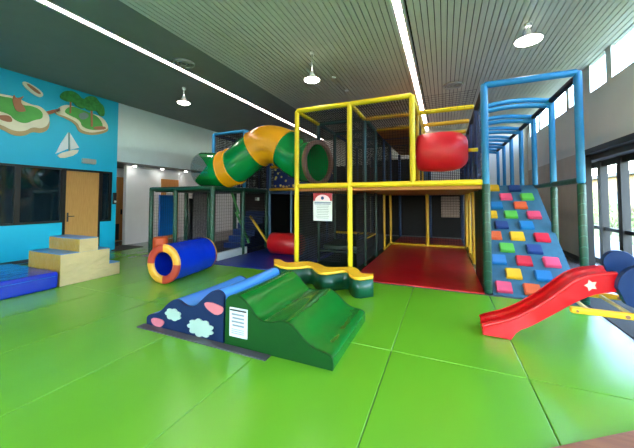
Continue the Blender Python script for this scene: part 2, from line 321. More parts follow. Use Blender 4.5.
def vent(p, r, label):
    t = thing('ceiling_vent', p, label, 'ceiling vent', 'round ceiling air vents')
    for k, (n_, rr) in enumerate((('ring', r), ('ring', r*.66), ('ring', r*.33))):
        ring = MB(); N = 28; vs = []
        for j in range(N):
            a = 2*PI*j/N
            for q, dz in ((rr, 0), (rr*.98, -.03), (rr*.78, -.035), (rr*.74, -.005)): vs.append((p.x+q*math.cos(a), p.y+q*math.sin(a), p.z+dz))
        ring.add(vs, [(j*4+i, ((j+1) % N)*4+i, ((j+1) % N)*4+(i+1) % 4, j*4+(i+1) % 4) for j in range(N) for i in range(4)], True); ring.build(n_, M['grille'], t)
vent(onz(453, 85, ZC-.0), .26, 'round air vent in the slatted ceiling in front of the blue cage')
vent(Vector((-5.36, 4.72, ZC)), .23, 'round air vent beside the left linear light')
for k, (x_, y_) in enumerate([(334, 77), (347, 90)]):
    p = onz(x_, y_, ZC); o = MB().sweep([p, p-Vector((0, 0, .03)), p-Vector((0, 0, .045))], [.06, .055, .03], 16).build('smoke_detector', M['lampshade']); tag(o, ['small round white detector on the slatted ceiling, nearer of two', 'small round white detector on the slatted ceiling, further of two'][k], 'smoke detector', 'ceiling detectors')
for k, (x_, y_) in enumerate([(135, 165.5), (162.5, 168.5), (186, 171)]):
    p = onz(x_, y_, 2.765)
    t = thing('downlight', p, ['round downlight in the corridor soffit, nearest the turquoise wall', 'middle of three round downlights in the corridor soffit', 'round downlight in the corridor soffit, nearest the climbing frame'][k], 'downlight', 'corridor downlights')
    MB().cyl(p, p-Vector((0, 0, .02)), .09, 20).build('trim_ring', M['lampshade'], t); MB().cyl(p-Vector((0, 0, .02)), p-Vector((0, 0, .03)), .045, 20).build('lens', M['spot'], t)

t = thing('downlight', (-10.8, 6.5, 2.765), 'added round downlight brightening the passage before the oak door', 'downlight'); p = Vector((-10.8, 6.5, 2.765))  # no lamp known here; added to light the dark passage
MB().cyl(p, p-Vector((0, 0, .02)), .09, 20).build('trim_ring', M['lampshade'], t); MB().cyl(p-Vector((0, 0, .02)), p-Vector((0, 0, .03)), .045, 20).build('lens', M['spot'], t)
# ------------------------------------------------------------------ wall fittings on the left wall
o = MB().rbox(XL, XL+.09, onx(81, 160, XL).y, onx(95, 160, XL).y, 2.60, 2.75, .03).build('emergency_light', M['grille']); tag(o, 'small grey oblong light fitting on the turquoise wall above the wooden door', 'wall light')
p = onx(112, 200, XL)
t = thing('wall_alarm', (XL+.0, 5.80, 1.45), 'small black device with a white dial on the corner of the turquoise wall', 'alarm')
MB().rbox(XL, XL+.07, 5.74, 5.84, 1.42, 1.78, .015).build('housing', M['black'], t); MB().cyl((XL+.07, 5.79, 1.5), (XL+.08, 5.79, 1.5), .035).build('dial', M['paper'], t)

def wpoly(name, pts, m_, parent, t0, t1):
    q = [onx(x_, y_, XL) for x_, y_ in pts]; return MB().prism([(v.y, v.z) for v in q], 'x', XL+t0+.001, XL+t1+.001).build(name, m_, parent)
def smooth_poly(pts, it=2):
    for _ in range(it):
        q = []
        for i in range(len(pts)):
            a, b = pts[i], pts[(i+1) % len(pts)]
            q += [(a[0]*.75+b[0]*.25, a[1]*.75+b[1]*.25), (a[0]*.25+b[0]*.75, a[1]*.25+b[1]*.75)]
        pts = q
    return pts
def px(pts, ox, oy, s_): return [(ox+a/s_, oy+b/s_) for a, b in pts]
# large island (crop 0,80 scale 7.467)
S1 = 7.467
t = thing('island_cutout', onx(22, 122, XL), 'large green and sand island cut-out with a brown animal on the turquoise wall', 'wall decoration')
wpoly('island_edge', smooth_poly(px([(-160, 60), (0, 110), (100, 120), (220, 190), (300, 200), (370, 280), (365, 370), (300, 400), (240, 385), (180, 420), (90, 415), (0, 360), (-160, 340)], 0, 80, S1)), M['m_sand2'], t, 0, .02)
wpoly('sand', smooth_poly(px([(-160, 50), (0, 108), (100, 120), (220, 185), (300, 195), (370, 270), (355, 340), (300, 365), (240, 350), (180, 385), (90, 380), (0, 330), (-160, 300)], 0, 80, S1)), M['m_sand'], t, .02, .035)
wpoly('grass', smooth_poly(px([(-160, 70), (0, 125), (90, 135), (150, 190), (240, 195), (310, 235), (315, 290), (250, 300), (180, 330), (100, 300), (60, 250), (-160, 200)], 0, 80, S1)), M['m_green'], t, .035, .045)
wpoly('animal_figure', smooth_poly(px([(85, 150), (95, 105), (110, 140), (150, 130), (175, 118), (140, 160), (180, 215), (185, 240), (120, 240), (95, 200)], 0, 80, S1), 1), M['m_brown'], t, .045, .06)
wpoly('path', smooth_poly(px([(-40, 270), (20, 262), (70, 270), (90, 310), (60, 318), (0, 300)], 0, 80, S1), 1), M['m_brown'], t, .045, .05)
o = wpoly('bridge_cutout', px([(325, 238), (440, 212), (448, 232), (350, 262)], 0, 80, S1), M['m_brown'], None, .0, .03); tag(o, 'brown bridge cut-out joining the two painted islands', 'wall decoration')
S2 = 7.47
t = thing('island_cutout', onx(86, 112, XL), 'smaller island cut-out with two leafy trees, right of the bridge on the turquoise wall', 'wall decoration')
wpoly('island_edge', smooth_poly(px([(20, 250), (80, 195), (150, 190), (250, 240), (380, 270), (445, 370), (400, 400), (300, 415), (210, 390), (190, 330), (110, 285)], 50, 80, S2)), M['m_sand2'], t, 0, .02)
wpoly('sand', smooth_poly(px([(20, 245), (80, 190), (150, 185), (250, 240), (385, 270), (440, 355), (400, 380), (300, 398), (218, 370), (205, 320), (110, 270)], 50, 80, S2)), M['m_sand'], t, .02, .03)
wpoly('grass', smooth_poly(px([(95, 235), (150, 190), (250, 230), (360, 275), (400, 360), (330, 380), (235, 355), (220, 300), (140, 265)], 50, 80, S2)), M['m_green'], t, .03, .04)
wpoly('pond', smooth_poly(px([(205, 255), (255, 240), (290, 270), (250, 300), (215, 290)], 50, 80, S2), 1), M['m_grey'], t, .04, .045)
wpoly('tree_trunk', px([(140, 160), (152, 160), (150, 250), (138, 250)], 50, 80, S2), M['m_brown'], t, .045, .055)
wpoly('tree_trunk', px([(295, 200), (310, 200), (312, 350), (298, 350)], 50, 80, S2), M['m_brown'], t, .045, .055)
wpoly('tree_crown', smooth_poly(px([(55, 130), (90, 85), (150, 80), (200, 105), (235, 150), (300, 130), (250, 225), (190, 200), (160, 165), (110, 165)], 50, 80, S2)), M['m_green2'], t, .05, .07)
wpoly('tree_crown', smooth_poly(px([(230, 160), (270, 120), (330, 125), (360, 170), (395, 200), (400, 275), (360, 270), (340, 230), (290, 235), (250, 215)], 50, 80, S2)), M['m_green2'], t, .05, .075)
wpoly('rocks', smooth_poly(px([(310, 350), (400, 345), (415, 370), (330, 375)], 50, 80, S2), 1), M['m_brown'], t, .045, .055)
t = thing('canoe_cutout', onx(32, 90, XL), 'small pale canoe cut-out high on the turquoise wall', 'wall decoration')
wpoly('hull', smooth_poly(px([(160, 12), (200, 15), (290, 70), (325, 110), (300, 135), (240, 105), (175, 50)], 0, 80, S1)), M['m_sand'], t, 0, .03)
wpoly('inside', smooth_poly(px([(185, 25), (220, 35), (300, 95), (295, 112), (240, 80)], 0, 80, S1), 1), M['m_brown'], t, .03, .036)
S3 = 3.9625
t = thing('sailboat_cutout', onx(67, 147, XL), 'white sailboat cut-out on the turquoise wall below the islands', 'wall decoration')
wpoly('sail', px([(268, 288), (268, 352), (218, 372), (240, 330)], 0, 60, S3), M['m_white'], t, 0, .025)
wpoly('sail', px([(276, 290), (312, 348), (276, 356)], 0, 60, S3), M['m_white'], t, 0, .025)
wpoly('mast', px([(268, 288), (274, 288), (276, 368), (270, 368)], 0, 60, S3), M['m_grey'], t, .02, .035)
wpoly('hull', smooth_poly(px([(220, 374), (312, 350), (300, 376), (240, 392)], 0, 60, S3), 1), M['m_sand'], t, 0, .04)

# ------------------------------------------------------------------ floor mats
XE = [-9.3, -7.75, -6.5, -5.32, -4.12, -2.93, -1.74, -.52, .65, 1.88]
near = {1: 'under the blue crash mat', 2: 'along the front edge of the blue crash mat', 3: 'lying empty at the bottom left, second from the crash mat', 4: 'at the pink patched tip of the navy wave block', 5: 'under most of the navy wave block', 6: 'under most of the green wave block', 7: 'lying empty at the bottom centre, right of the green wave block', 8: 'at the bottom right touching the timber board'}
far = {0: 'between the cream steps and the turquoise wall', 1: 'under the cream steps', 2: 'between the cream steps and the blue foam tunnel', 3: 'under the blue foam tunnel', 4: 'between the foam tunnel and the wavy bench', 5: 'under the left part of the wavy bench', 6: 'under the right end of the wavy bench', 7: 'directly in front of the red floor', 8: 'under the red slide before the climbing wall'}
for i in range(len(XE)-1):
    for (y0, y1, names) in ((-.9, 3.1, near), (3.1, 5.48, far)):
        if i not in names: continue
        o = MB().rbox(XE[i]+.002, XE[i+1]-.002, y0+.002, 5.4 if i == 0 else y1-.002, -.06, 0, .008, 3).build('floor_mat', M['green_mat'])
        tag(o, 'green vinyl floor mat '+names[i], 'floor mat', 'green vinyl floor mats')
# further green mat strips left of the frame
o = MB().rbox(-9.0, -7.85, 5.41, 6.6, -.06, 0, .012).build('floor_mat', M['green_mat']); tag(o, 'green vinyl floor mat in the far corner left of the green enclosure', 'floor mat', 'green vinyl floor mats')
o = bx('entry_mat', (1.93, 3.05, -.5, 6.1, -.011, .0), M['carpet']); tag(o, 'charcoal entry mat right of the green mats', 'entry mat')
o = bx('door_mat', (-10.15, -9.2, 5.75, 6.6, -.011, .0), M['carpet']); tag(o, 'dark door mat at the corridor opening beside the turquoise wall', 'door mat')
e1, e2 = onz(560, 446.5, .03), onz(634, 431, .03)
d = (e2-e1); d.z = 0; d.normalize(); nn = Vector((d.y, -d.x, 0)); a = e1-d*.3; b = e2+d*.8
tb = MB(); q = [a, b, b+nn*.6, a+nn*.6]; tb.prism([(v.x, v.y) for v in q], 'z', 0, .035)
tag(tb.build('timber_board', M['timber']), 'brown timber board lying on the green mat at the bottom right corner', 'board')

# ------------------------------------------------------------------ play frame
GX = [-7.52, -6.58, -5.30, -4.13, -2.93, -1.73, -.52, .65, 1.90]
def net(parent, a, u, v, name='safety_net', step=.055, w=.017):
    """netting panel: corner a, edge vectors u and v"""
    a = Vector(a); u = Vector(u); v = Vector(v); mb = MB(); nrm = u.cross(v).normalized()*.002
    for P, Q in ((u, v), (v, u)):
        n = max(2, int(P.length/step)); qn = P.normalized()*w/2
        for i in range(n+1):
            p = a+P*(i/n); vs = [p-qn-nrm, p+qn-nrm, p+qn+nrm, p-qn+nrm]; vs += [k+Q for k in vs]
            mb.add(vs, [(0, 1, 5, 4), (1, 2, 6, 5), (2, 3, 7, 6), (3, 0, 4, 7)])
    return mb.build(name, M['net'], parent)
R = .052
def post(par, X, Y, z0, z1, m_, r=R, name='post'): return MB().pad((X, Y, z0), (X, Y, z1), r).build(name, M[m_], par)
def beam(par, a, b, m_, r=R, name='beam'): return MB().pad(a, b, r).build(name, M[m_], par)
Y1, Y2, Y3, Y4, Y5 = 5.6, 6.8, 8.0, 9.2, 10.4
ZD, ZT = 1.85, 3.50
# yellow frame
yf = thing('yellow_play_frame', (-1.15, 8, 0), 'two storey yellow padded climbing frame with black netting and red floor', 'play frame')
for X in (-2.93, -1.73, -.52): 
    post(yf, X, Y1, 0 if X < -1 else ZD-.03, ZT, 'yellow')
beam(yf, (-2.93, Y1, ZT), (-1.73, Y1, ZT), 'yellow'); beam(yf, (-1.73, Y1, ZT), (-.52, Y1, ZT), 'yellow')
beam(yf, (-2.93, Y1, ZD), (-1.73, Y1, ZD), 'yellow'); beam(yf, (-1.73, Y1, ZD), (-.52, Y1, ZD), 'yellow'); beam(yf, (-.52, Y1, ZD), (.60, Y1, ZD), 'yellow')
for X, mm in ((-2.93, 'yellow'), (-1.73, 'yellow'), (-.52, 'yellow')): beam(yf, (X, Y1+.06, ZT), (X, Y2, ZT), mm)
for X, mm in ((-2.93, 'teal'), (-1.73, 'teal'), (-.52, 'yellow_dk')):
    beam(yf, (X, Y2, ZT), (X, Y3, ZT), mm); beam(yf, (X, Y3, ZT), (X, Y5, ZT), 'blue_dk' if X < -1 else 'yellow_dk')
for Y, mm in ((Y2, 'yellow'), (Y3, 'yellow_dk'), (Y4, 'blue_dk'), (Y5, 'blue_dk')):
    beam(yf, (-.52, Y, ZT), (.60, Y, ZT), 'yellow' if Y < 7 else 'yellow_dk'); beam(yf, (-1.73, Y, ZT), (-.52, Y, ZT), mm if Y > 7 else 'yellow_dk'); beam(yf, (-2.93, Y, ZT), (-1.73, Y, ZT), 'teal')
for X in (-2.93, -1.73):
    for Y in (Y2, Y3, Y4, Y5):
        m1 = 'teal' if Y < 9 else 'blue_dk'
        post(yf, X, Y, ZD, ZT, m1); post(yf, X, Y, 0, ZD-.05, 'green_dk' if (Y < 9 or X < -2) else 'yellow_dk', .04)
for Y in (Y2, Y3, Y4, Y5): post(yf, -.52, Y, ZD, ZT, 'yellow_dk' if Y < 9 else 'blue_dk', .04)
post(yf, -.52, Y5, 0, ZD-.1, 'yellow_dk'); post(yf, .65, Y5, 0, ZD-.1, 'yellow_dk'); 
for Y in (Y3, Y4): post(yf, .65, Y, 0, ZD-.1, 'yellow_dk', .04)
for Y in (12.8,):
    for X in (-2.93, -1.73, -.52, .65): post(yf, X, Y, 0, ZT, 'blue_dk')
beam(yf, (-1.73, Y4, .04), (-1.73, Y5, .04), 'yellow_dk', .035); beam(yf, (-1.73, Y5, .04), (.65, Y5, .04), 'yellow_dk', .035); beam(yf, (.65, Y3, .04), (.65, Y5, .04), 'yellow_dk', .035)
dk = MB(); dk.box(-2.93, .65, Y1+.03, 12.8, ZD-.11, ZD-.03); dk.build('deck', M['deck'], yf)
lab(bx('roof_panel', (-1.70, -.56, Y3+.05, 12.8, ZT-.04, ZT), M['deck'], yf), 'mustard roof panel')
lab(MB().rbox(-1.70, .60, Y1-.03, Y5, -.06, .004, .012).build('floor_pad', M['red_mat'], yf), 'red floor pad')
lab(MB().rbox(-1.70, .60, Y5+.08, 12.8, -.06, .004, .012).build('floor_pad', M['red_mat'], yf), 'red floor pad')
lab(MB().rbox(-2.93, -1.70, Y1+.0, 12.8, -.06, .004, .012).build('floor_pad', M['green_dk'], yf), 'dark green floor pad')
# low padded shelves between the yellow posts (dark green lower bay)
for z_, y_ in ((.62, Y3), (.28, Y2)): beam(yf, (-2.9, y_, z_), (-1.78, y_, z_), 'yellow_dk' if z_ > .4 else 'green_dk', .03)
lab(MB().rbox(-2.85, -1.8, Y2+.1, Y3, .3, .42, .03).build('crawl_shelf', M['green_dk'], yf), 'dark green crawl shelf')
beam(yf, (-1.75, Y2, .62), (-1.75, Y3, .62), 'yellow_dk', .025)
# nets of the yellow frame
net(yf, (-2.88, Y1+.0, ZD+.06), (1.1, 0, 0), (0, 0, 1.54), step=.05, w=.003); net(yf, (-1.68, Y1, ZD+.06), (1.1, 0, 0), (0, 0, 1.54), step=.05, w=.003)
net(yf, (-2.88, Y1, .3), (1.1, 0, 0), (0, 0, 1.5), step=.05, w=.004)
net(yf, (-2.9, Y1+.1, ZT), (1.1, 0, 0), (0, 2.3, 0)); net(yf, (-1.7, Y1+.1, ZT), (1.1, 0, 0), (0, 2.3, 0)); net(yf, (-2.9, Y3+.1, ZT), (1.1, 0, 0), (0, 2.3, 0))
net(yf, (-.5, Y1+.1, ZT-.02), (1.05, 0, 0), (0, 1.1, 0), step=.12, w=.004)
net(yf, (-1.73, Y1+.1, ZD+.05), (0, 1.1, 0), (0, 0, 1.55)); net(yf, (-1.73, Y2, ZD+.05), (0, 3.6, 0), (0, 0, 1.55)); net(yf, (-.52, Y2, ZD+.05), (0, 3.6, 0), (0, 0, 1.55))
net(yf, (-2.93, Y2, ZD+.05), (0, 3.6, 0), (0, 0, 1.55)); net(yf, (-2.93, Y1+.1, .1), (0, 4.8, 0), (0, 0, 1.7)); net(yf, (-1.73, Y1+.5, .1), (0, 3.0, 0), (0, 0, 1.6))
net(yf, (-2.9, Y5, ZD), (3.5, 0, 0), (0, 0, 1.6)); net(yf, (-2.9, Y5, .05), (3.5, 0, 0), (0, 0, 1.7), step=.08, w=.005)
lab(bx('padded_panel', (-2.88, -.56, 12.8, 12.86, ZD, ZT-.2), mat('navy shade panel', (10, 16, 36), .7), yf), 'added navy panel for shade at the upper rear')  # added backing sheet; its dark navy stands in for shade behind the upper bay
lab(bx('padded_panel', (-2.88, .6, 12.8, 12.86, .05, ZD-.1), mat('black shade panel', (7, 6, 8), .8), yf), 'added black panel for shade under the deck')  # added sheet with the shade under the deck put into its colour
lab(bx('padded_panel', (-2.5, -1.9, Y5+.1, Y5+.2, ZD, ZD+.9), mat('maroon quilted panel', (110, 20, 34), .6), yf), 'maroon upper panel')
# dark blue/green columns beside the climbing wall belong to the blue cage
bc = thing('blue_play_cage', (1.3, 9, 0), 'tall light blue padded cage of arched bars above the climbing wall', 'play frame')
post(bc, .65, Y1, ZD-.05, ZT+.02, 'blue_tube', .055); post(bc, 1.90, Y1, ZD-.05, ZT+.02, 'blue_tube', .055)
post(bc, .65, Y1, 0, ZD-.02, 'green_pad', .062); post(bc, 1.90, Y1, 0, ZD-.05, 'green_pad', .055); post(bc, 1.90, Y2, 0, ZD-.05, 'green_pad', .055)
post(bc, .65, Y2, 0, ZD-.05, 'green_dk', .075); post(bc, .65, Y1+.45, 0, ZD-.05, 'green_dk', .07)
MB().rbox(.585, .665, Y1+.05, Y2, .02, ZD-.12, .02).build('padded_panel', M['green_dk'], bc)
beam(bc, (.65, Y1, ZT), (1.90, Y1, ZT), 'blue_tube', .055)
for Y in (Y2, Y3, Y4, Y5, 11.6, 12.8):
    post(bc, 1.90, Y, ZD, ZT, 'blue_tube'); post(bc, .65, Y, ZD, ZT, 'blue_dk', .055)
    n = 10
    for dz in ((0, .08), (-.10, .07)):
        pts = [(.65+1.25*i/n, Y, ZT-.06+dz[0]+dz[1]*math.sin(PI*i/n)) for i in range(n+1)]
        MB().sweep(pts, .048, 10).build('arched_bar', M['blue_tube'], bc)
    if Y > 7: post(bc, 1.9, Y, 0, ZD-.05, 'green_dk')
lab(beam(bc, (1.90, Y1+.07, ZT-.06), (1.90, 12.8, ZT-.06), 'black_rail', .05), 'black side rail')
lab(beam(bc, (.65, Y1+.07, ZT-.06), (.65, 12.8, ZT-.06), 'black_rail', .05), 'black side rail')
beam(bc, (1.90, Y1, ZD), (1.90, 12.8, ZD), 'green_pad', .045, 'side_rail')
lab(bx('deck', (.70, 1.86, Y3+.15, 12.8, ZD-.12, ZD-.04), M['blue_dk'], bc), 'dark blue deck')
net(bc, (.65, Y1+.1, ZD+.05), (0, 7.1, 0), (0, 0, 1.5), step=.09, w=.014)
bx('netting_rail', (.63, .67, Y3, 12.8, ZD+.75, ZD+.8), M['blue_dk'], bc)

# green enclosure (toddler)
ge = thing('green_play_enclosure', (-6.4, 7, 0), 'low dark green padded enclosure with cable ties left of the yellow frame', 'play frame')
for X in (-7.52, -6.58, -5.30):
    for Y in (Y1, Y2, Y3):
        post(ge, X, Y, 0, ZD+.05, 'green_pad', .058)
for X0, X1 in ((-7.52, -6.58), (-6.58, -5.30)):
    for Y in (Y1, Y2, Y3): beam(ge, (X0, Y, ZD), (X1, Y, ZD), 'green_pad', .058)
for X in (-7.52, -6.58, -5.30):
    for ya, yb in ((Y1, Y2), (Y2, Y3)): beam(ge, (X, ya, ZD), (X, yb, ZD), 'green_pad', .058)
MB().box(-7.48, -6.63, Y1+.08, Y3, ZD-.08, ZD-.03).box(-6.52, -5.36, Y1+.08, Y3, ZD-.08, ZD-.03).build('deck', M['green_dk'], ge)
lab(MB().rbox(-5.38, -5.28, 5.78, 7.0, 0, .2, .02).build('kerb', M['paper'], ge), 'white padded kerb')
lab(MB().rbox(-7.6, -5.4, Y1+.05, Y3+1.2, -.06, .05, .02).build('floor_pad', mat('midnight vinyl', (16, 22, 60), .5), ge), 'midnight blue floor pad')
lab(MB().rbox(-7.60, -7.54, Y1+.27, Y1+.78, .5, 1.70, .02).build('padded_panel', M['blue_panel'], ge), 'bright blue padded panel')
for k, (dx_, zt) in enumerate([(0, 0)]): pass
lab(MB().box(-7.46, -7.40, Y2+.18, Y3-.02, .06, 1.78).build('textured_panel', M['stone'], ge), 'mottled grey textured panel')
lab(MB().rbox(-7.46, -7.40, Y2+.02, Y2+.17, .1, 1.6, .02).build('padded_panel', M['black'], ge), 'black padded panel')
net(ge, (-7.47, Y1, .1), (.85, 0, 0), (0, 0, 1.65), step=.08, w=.003); net(ge, (-6.53, Y1, .1), (1.18, 0, 0), (0, 0, 1.65), step=.08, w=.003)
net(ge, (-5.3, Y1+.08, .2), (0, 1.1, 0), (0, 0, 1.6), step=.08, w=.003); net(ge, (-5.3, Y2+.08, .1), (0, 1.1, 0), (0, 0, 1.7), step=.05, w=.012)
# padded stairs inside
st = thing('padded_stairs', (-6, 7.8, .05), 'dark blue padded steps inside the green enclosure behind the white kerb', 'steps')
for k in range(6): MB().rbox(-6.35, -5.5, 7.2+k*.22, 7.2+(k+1)*.22+.02, .055, .22+k*.19, .02).build('step', mat('dark blue vinyl', (24, 50, 110), .4), st)
def incl(par, a, b, m_, r, label): return lab(MB().pad(a, b, r).build('inclined_bar', M[m_], par), label)
M['lime']=mat('pale green foam tube', (86, 170, 96), .45)
incl(ge, ony(231, 190, 7.0), ony(239, 214, 7.0), 'lime', .035, 'pale green slanted bar')
incl(ge, ony(236, 212, 7.05), ony(249, 243, 7.05), 'lime', .035, 'pale green slanted bar')
# blue bay between green enclosure and yellow frame
bb = thing('blue_floor_bay', (-4.1, 7.5, 0), 'shaded bay with navy floor and grey blue posts between the green and yellow frames', 'play frame')
lab(MB().rbox(-5.27, -2.97, Y1-.08, 12.6, -.06, .004, .012).build('floor_pad', M['blue_mat'], bb), 'navy floor pad')
post(bb, -5.22, Y3+.08, 0, 2.62, 'steel_blue', .042); post(bb, -4.13, 7.55, 0, ZD, 'steel_blue', .03); post(bb, -4.13, Y5, 0, ZT, 'blue_dk'); post(bb, -5.30, Y5, 0, ZT, 'blue_dk')
lab(beam(bb, (-5.18, Y3, ZD+.04), (-3.0, Y3, ZD+.04), 'yellow_dk', .045), 'mustard beam'); 
lab(MB().box(-5.2, -3.0, Y3+.05, 12.6, ZD-.1, ZD-.02).build('deck', M['blue_dk'], bb), 'dark blue deck')
lab(beam(bb, (-5.2, Y3+.08, 2.62), (-4.75, Y3+.08, 2.62), 'tube_yellow', .045), 'amber short beam')
dp = MB().rbox(-5.1, -3.05, Y3+.1, Y3+.18, ZD+.1, 2.62, .02).build('printed_panel', M['print_blue'], bb); lab(dp, 'blue panel printed with pale dots')
lab(bx('padded_panel', (-5.27, -5.23, Y3+.15, 12.6, .02, ZD-.1), M['black'], bb), 'added near black panel for shade at the side')  # added sheet that darkens the open side of the bay like deep shade
lab(bx('padded_panel', (-7.4, -5.4, 9.3, 9.36, .02, ZD-.02), mat('dark brown shade panel', (40, 26, 26), .7), ge), 'added dark brown panel for shade at the rear')  # added dark sheet giving the back of the enclosure its shade
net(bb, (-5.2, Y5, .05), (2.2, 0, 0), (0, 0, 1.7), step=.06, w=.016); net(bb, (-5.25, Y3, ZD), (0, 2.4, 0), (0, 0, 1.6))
lab(bx('padded_panel', (-5.3, -2.98, 12.6, 12.66, .02, ZT-.4), mat('black blue shade panel', (14, 16, 30), .7), bb), 'added near black panel for shade at the rear')  # added backing; shade at the rear of the bay painted as near black
incl(bb, ony(250, 216, 7.3), ony(268, 243, 7.3), 'yellow_dk', .035, 'mustard slanted bar')
# blue tower above the green enclosure
bt = thing('blue_net_tower', (-5.9, 8, ZD+.06), 'upper light blue tower frame with dark netting behind the tube slide', 'play frame')
TX0, TX1, TT = -6.42, -5.26, 3.55
for X in (TX0, TX1):
    for Y in (Y2, Y3, Y4, Y5): post(bt, X, Y, ZD+.06, TT, 'blue_tube' if Y < 7 else 'blue_dk', .05)
    beam(bt, (X, Y2, TT), (X, Y5, TT), 'blue_tube' if X > -6 else 'blue_dk', .045)
beam(bt, (TX0, Y2, TT), (TX1, Y2, TT), 'blue_tube', .045)
for Y in (Y3, Y4, Y5): beam(bt, (TX0, Y, TT), (TX1, Y, TT), 'blue_dk', .05)
net(bt, (TX0, Y2, ZD+.1), (1.16, 0, 0), (0, 0, 1.6), step=.07, w=.01); net(bt, (TX0, Y3, ZD+.1), (1.16, 0, 0), (0, 0, 1.6)); net(bt, (TX1, Y2, ZD+.1), (0, 3.6, 0), (0, 0, 1.6)); net(bt, (TX0, Y2, ZD+.1), (0, 3.6, 0), (0, 0, 1.6)); net(bt, (TX0, Y2, TT), (1.16, 0, 0), (0, 3.6, 0))
bx('deck', (TX0, TX1, Y3+.1, Y5, ZD+.0, ZD+.06), M['blue_dk'], bt)
bx('padded_panel', (TX0+.05, TX1-.05, Y5, Y5+.05, ZD+.1, TT-.3), mat('brown grey quilted panel', (62, 54, 58), .7), bt)

# pale padded column and rear wall seen through the bays
bw = MB()
for k in range(8): bw.rbox(-.11, .56, 12.7, 12.8, .86+k*.105, .955+k*.105, .02)
lab(bw.build('ribbed_block', mat('pale brown block', (190, 170, 160), .8), yf), 'pale ribbed block')

# ------------------------------------------------------------------ tube slide
def crom(P, n=8):
    out = []
    for i in range(len(P)-1):
        p0 = P[max(0, i-1)]; p1 = P[i]; p2 = P[i+1]; p3 = P[min(len(P)-1, i+2)]
        for k in range(n):
            t_ = k/n; out.append(.5*((2*p1)+(p2-p0)*t_+(2*p0-5*p1+4*p2-p3)*t_*t_+(3*p1-p0-3*p2+p3)*t_**3))
    out.append(P[-1].copy()); return out
ctrl = [Vector(v) for v in [(-2.62, 6.04, 2.40), (-2.90, 6.12, 2.42), (-3.22, 6.17, 2.54), (-3.60, 6.14, 2.83), (-4.04, 6.1, 2.93), (-4.48, 6.08, 2.75), (-4.88, 6.06, 2.48), (-5.30, 6.05, 2.36), (-5.66, 6.04, 2.36), (-6.0, 6.0, 2.38)]]
path = crom(ctrl, 8)
ts = thing('tube_slide', (-4.2, 6.1, ZD), 'green and amber plastic tube tunnel arching over the green enclosure', 'tube slide')
TR = .46
def tubeseg(name, i0, i1, m_, r=TR, th=.025, parent=ts, flare=False):
    P = path[i0:i1+1]; a = MB(); n = len(P)
    outer = [r]*n
    a.sweep(P, outer, 32, caps=False); a.sweep(P, [q-th for q in outer], 32, caps=False)
    for e in (0, -1):   # lips
        d_ = (P[1]-P[0]).normalized() if e == 0 else (P[-1]-P[-2]).normalized()
        c = P[e]; a.sweep([c-d_*.0121, c-d_*.012, c+d_*.012, c+d_*.0121], [r-th, r+.012, r+.012, r-th], 32, caps=False)
    return a.build(name, m_, parent)
lab(tubeseg('tube_section', 0, 10, M['tube_green']), 'green tube section'); lab(tubeseg('tube_section', 10, 23, M['tube_green']), 'green tube section')
lab(tubeseg('tube_section', 23, 37, M['tube_yellow'], .475), 'amber bent tube section'); lab(tubeseg('tube_section', 37, 51, M['tube_green']), 'green tube section')
lab(tubeseg('tube_collar', 50, 55, M['tube_yellow'], .485), 'amber collar')
c = path[0]; d_ = (path[0]-path[1]).normalized()
fl = MB(); fl.sweep([c-d_*.03, c+d_*.05], TR+.05, 32, caps=False).sweep([c-d_*.03, c+d_*.05], TR-.035, 32, caps=False)
fl.sweep([c+d_*.05, c+d_*.0502], [TR-.035, TR+.05], 32, caps=False).sweep([c-d_*.03, c-d_*.0302], [TR-.035, TR+.05], 32, caps=False)
lab(fl.build('end_flange', M['flange'], ts), 'brown end flange')
# end section with a wedge shaped window facing the room, closed by a clear bubble
e_ = MB(); N = 48; rows_ = path[54:73]; T_ = (rows_[-1]-rows_[0]).normalized(); u_ = Vector((0, 0, 1)); w_ = T_.cross(u_).normalized(); u_ = w_.cross(T_)
for rr in (TR, TR-.025):
    vs = []; n_ = len(rows_)
    for i, p_ in enumerate(rows_):
        op = max(0, (i-7)/(n_-8))**.9*.95
        for j in range(N+1):
            a = 4.85+op+(2*PI-2*op)*j/N; vs.append(p_+(u_*math.cos(a)+w_*math.sin(a))*rr)
    K = N+1; e_.add(vs, [(i*K+j, i*K+j+1, (i+1)*K+j+1, (i+1)*K+j) for i in range(n_-1) for j in range(N)], True)
lab(e_.build('tube_section', M['tube_green'], ts), 'green end section with a wedge shaped opening')
c = path[72]; d_ = T_
lab(MB().sweep([path[60], path[66], c, c+d_*.05, c+d_*.13, c+d_*.19, c+d_*.21], [TR+.006, TR+.012, TR+.012, TR*.97, TR*.75, TR*.4, .02], 32, caps=False).build('clear_dome', M['dome'], ts), 'clear plastic dome end')

# red drum on its axle
dr_ = thing('roller_drum', (-.05, 6.2, ZD+.1), 'big red vinyl punch drum on a yellow axle in the upper bay', 'roller')
prof = [(-.47, .02), (-.46, .28), (-.44, .34), (-.35, .375), (0, .395), (.2, .38), (.34, .34), (.43, .26), (.455, .2), (.46, .02)]
MB().sweep([(-.03+a, 6.2, 2.50) for a, b in prof], [b for a, b in prof], 36).build('drum', M['drum'], dr_)
lab(MB().pad((-.47, 6.2, 2.50), (-.50, 6.2, 2.50), .04).build('axle', M['yellow'], dr_), 'yellow axle')
lab(MB().cyl((.43, 6.2, 2.50), (.60, 6.2, 2.50), .035).build('axle', M['yellow'], dr_), 'yellow axle')
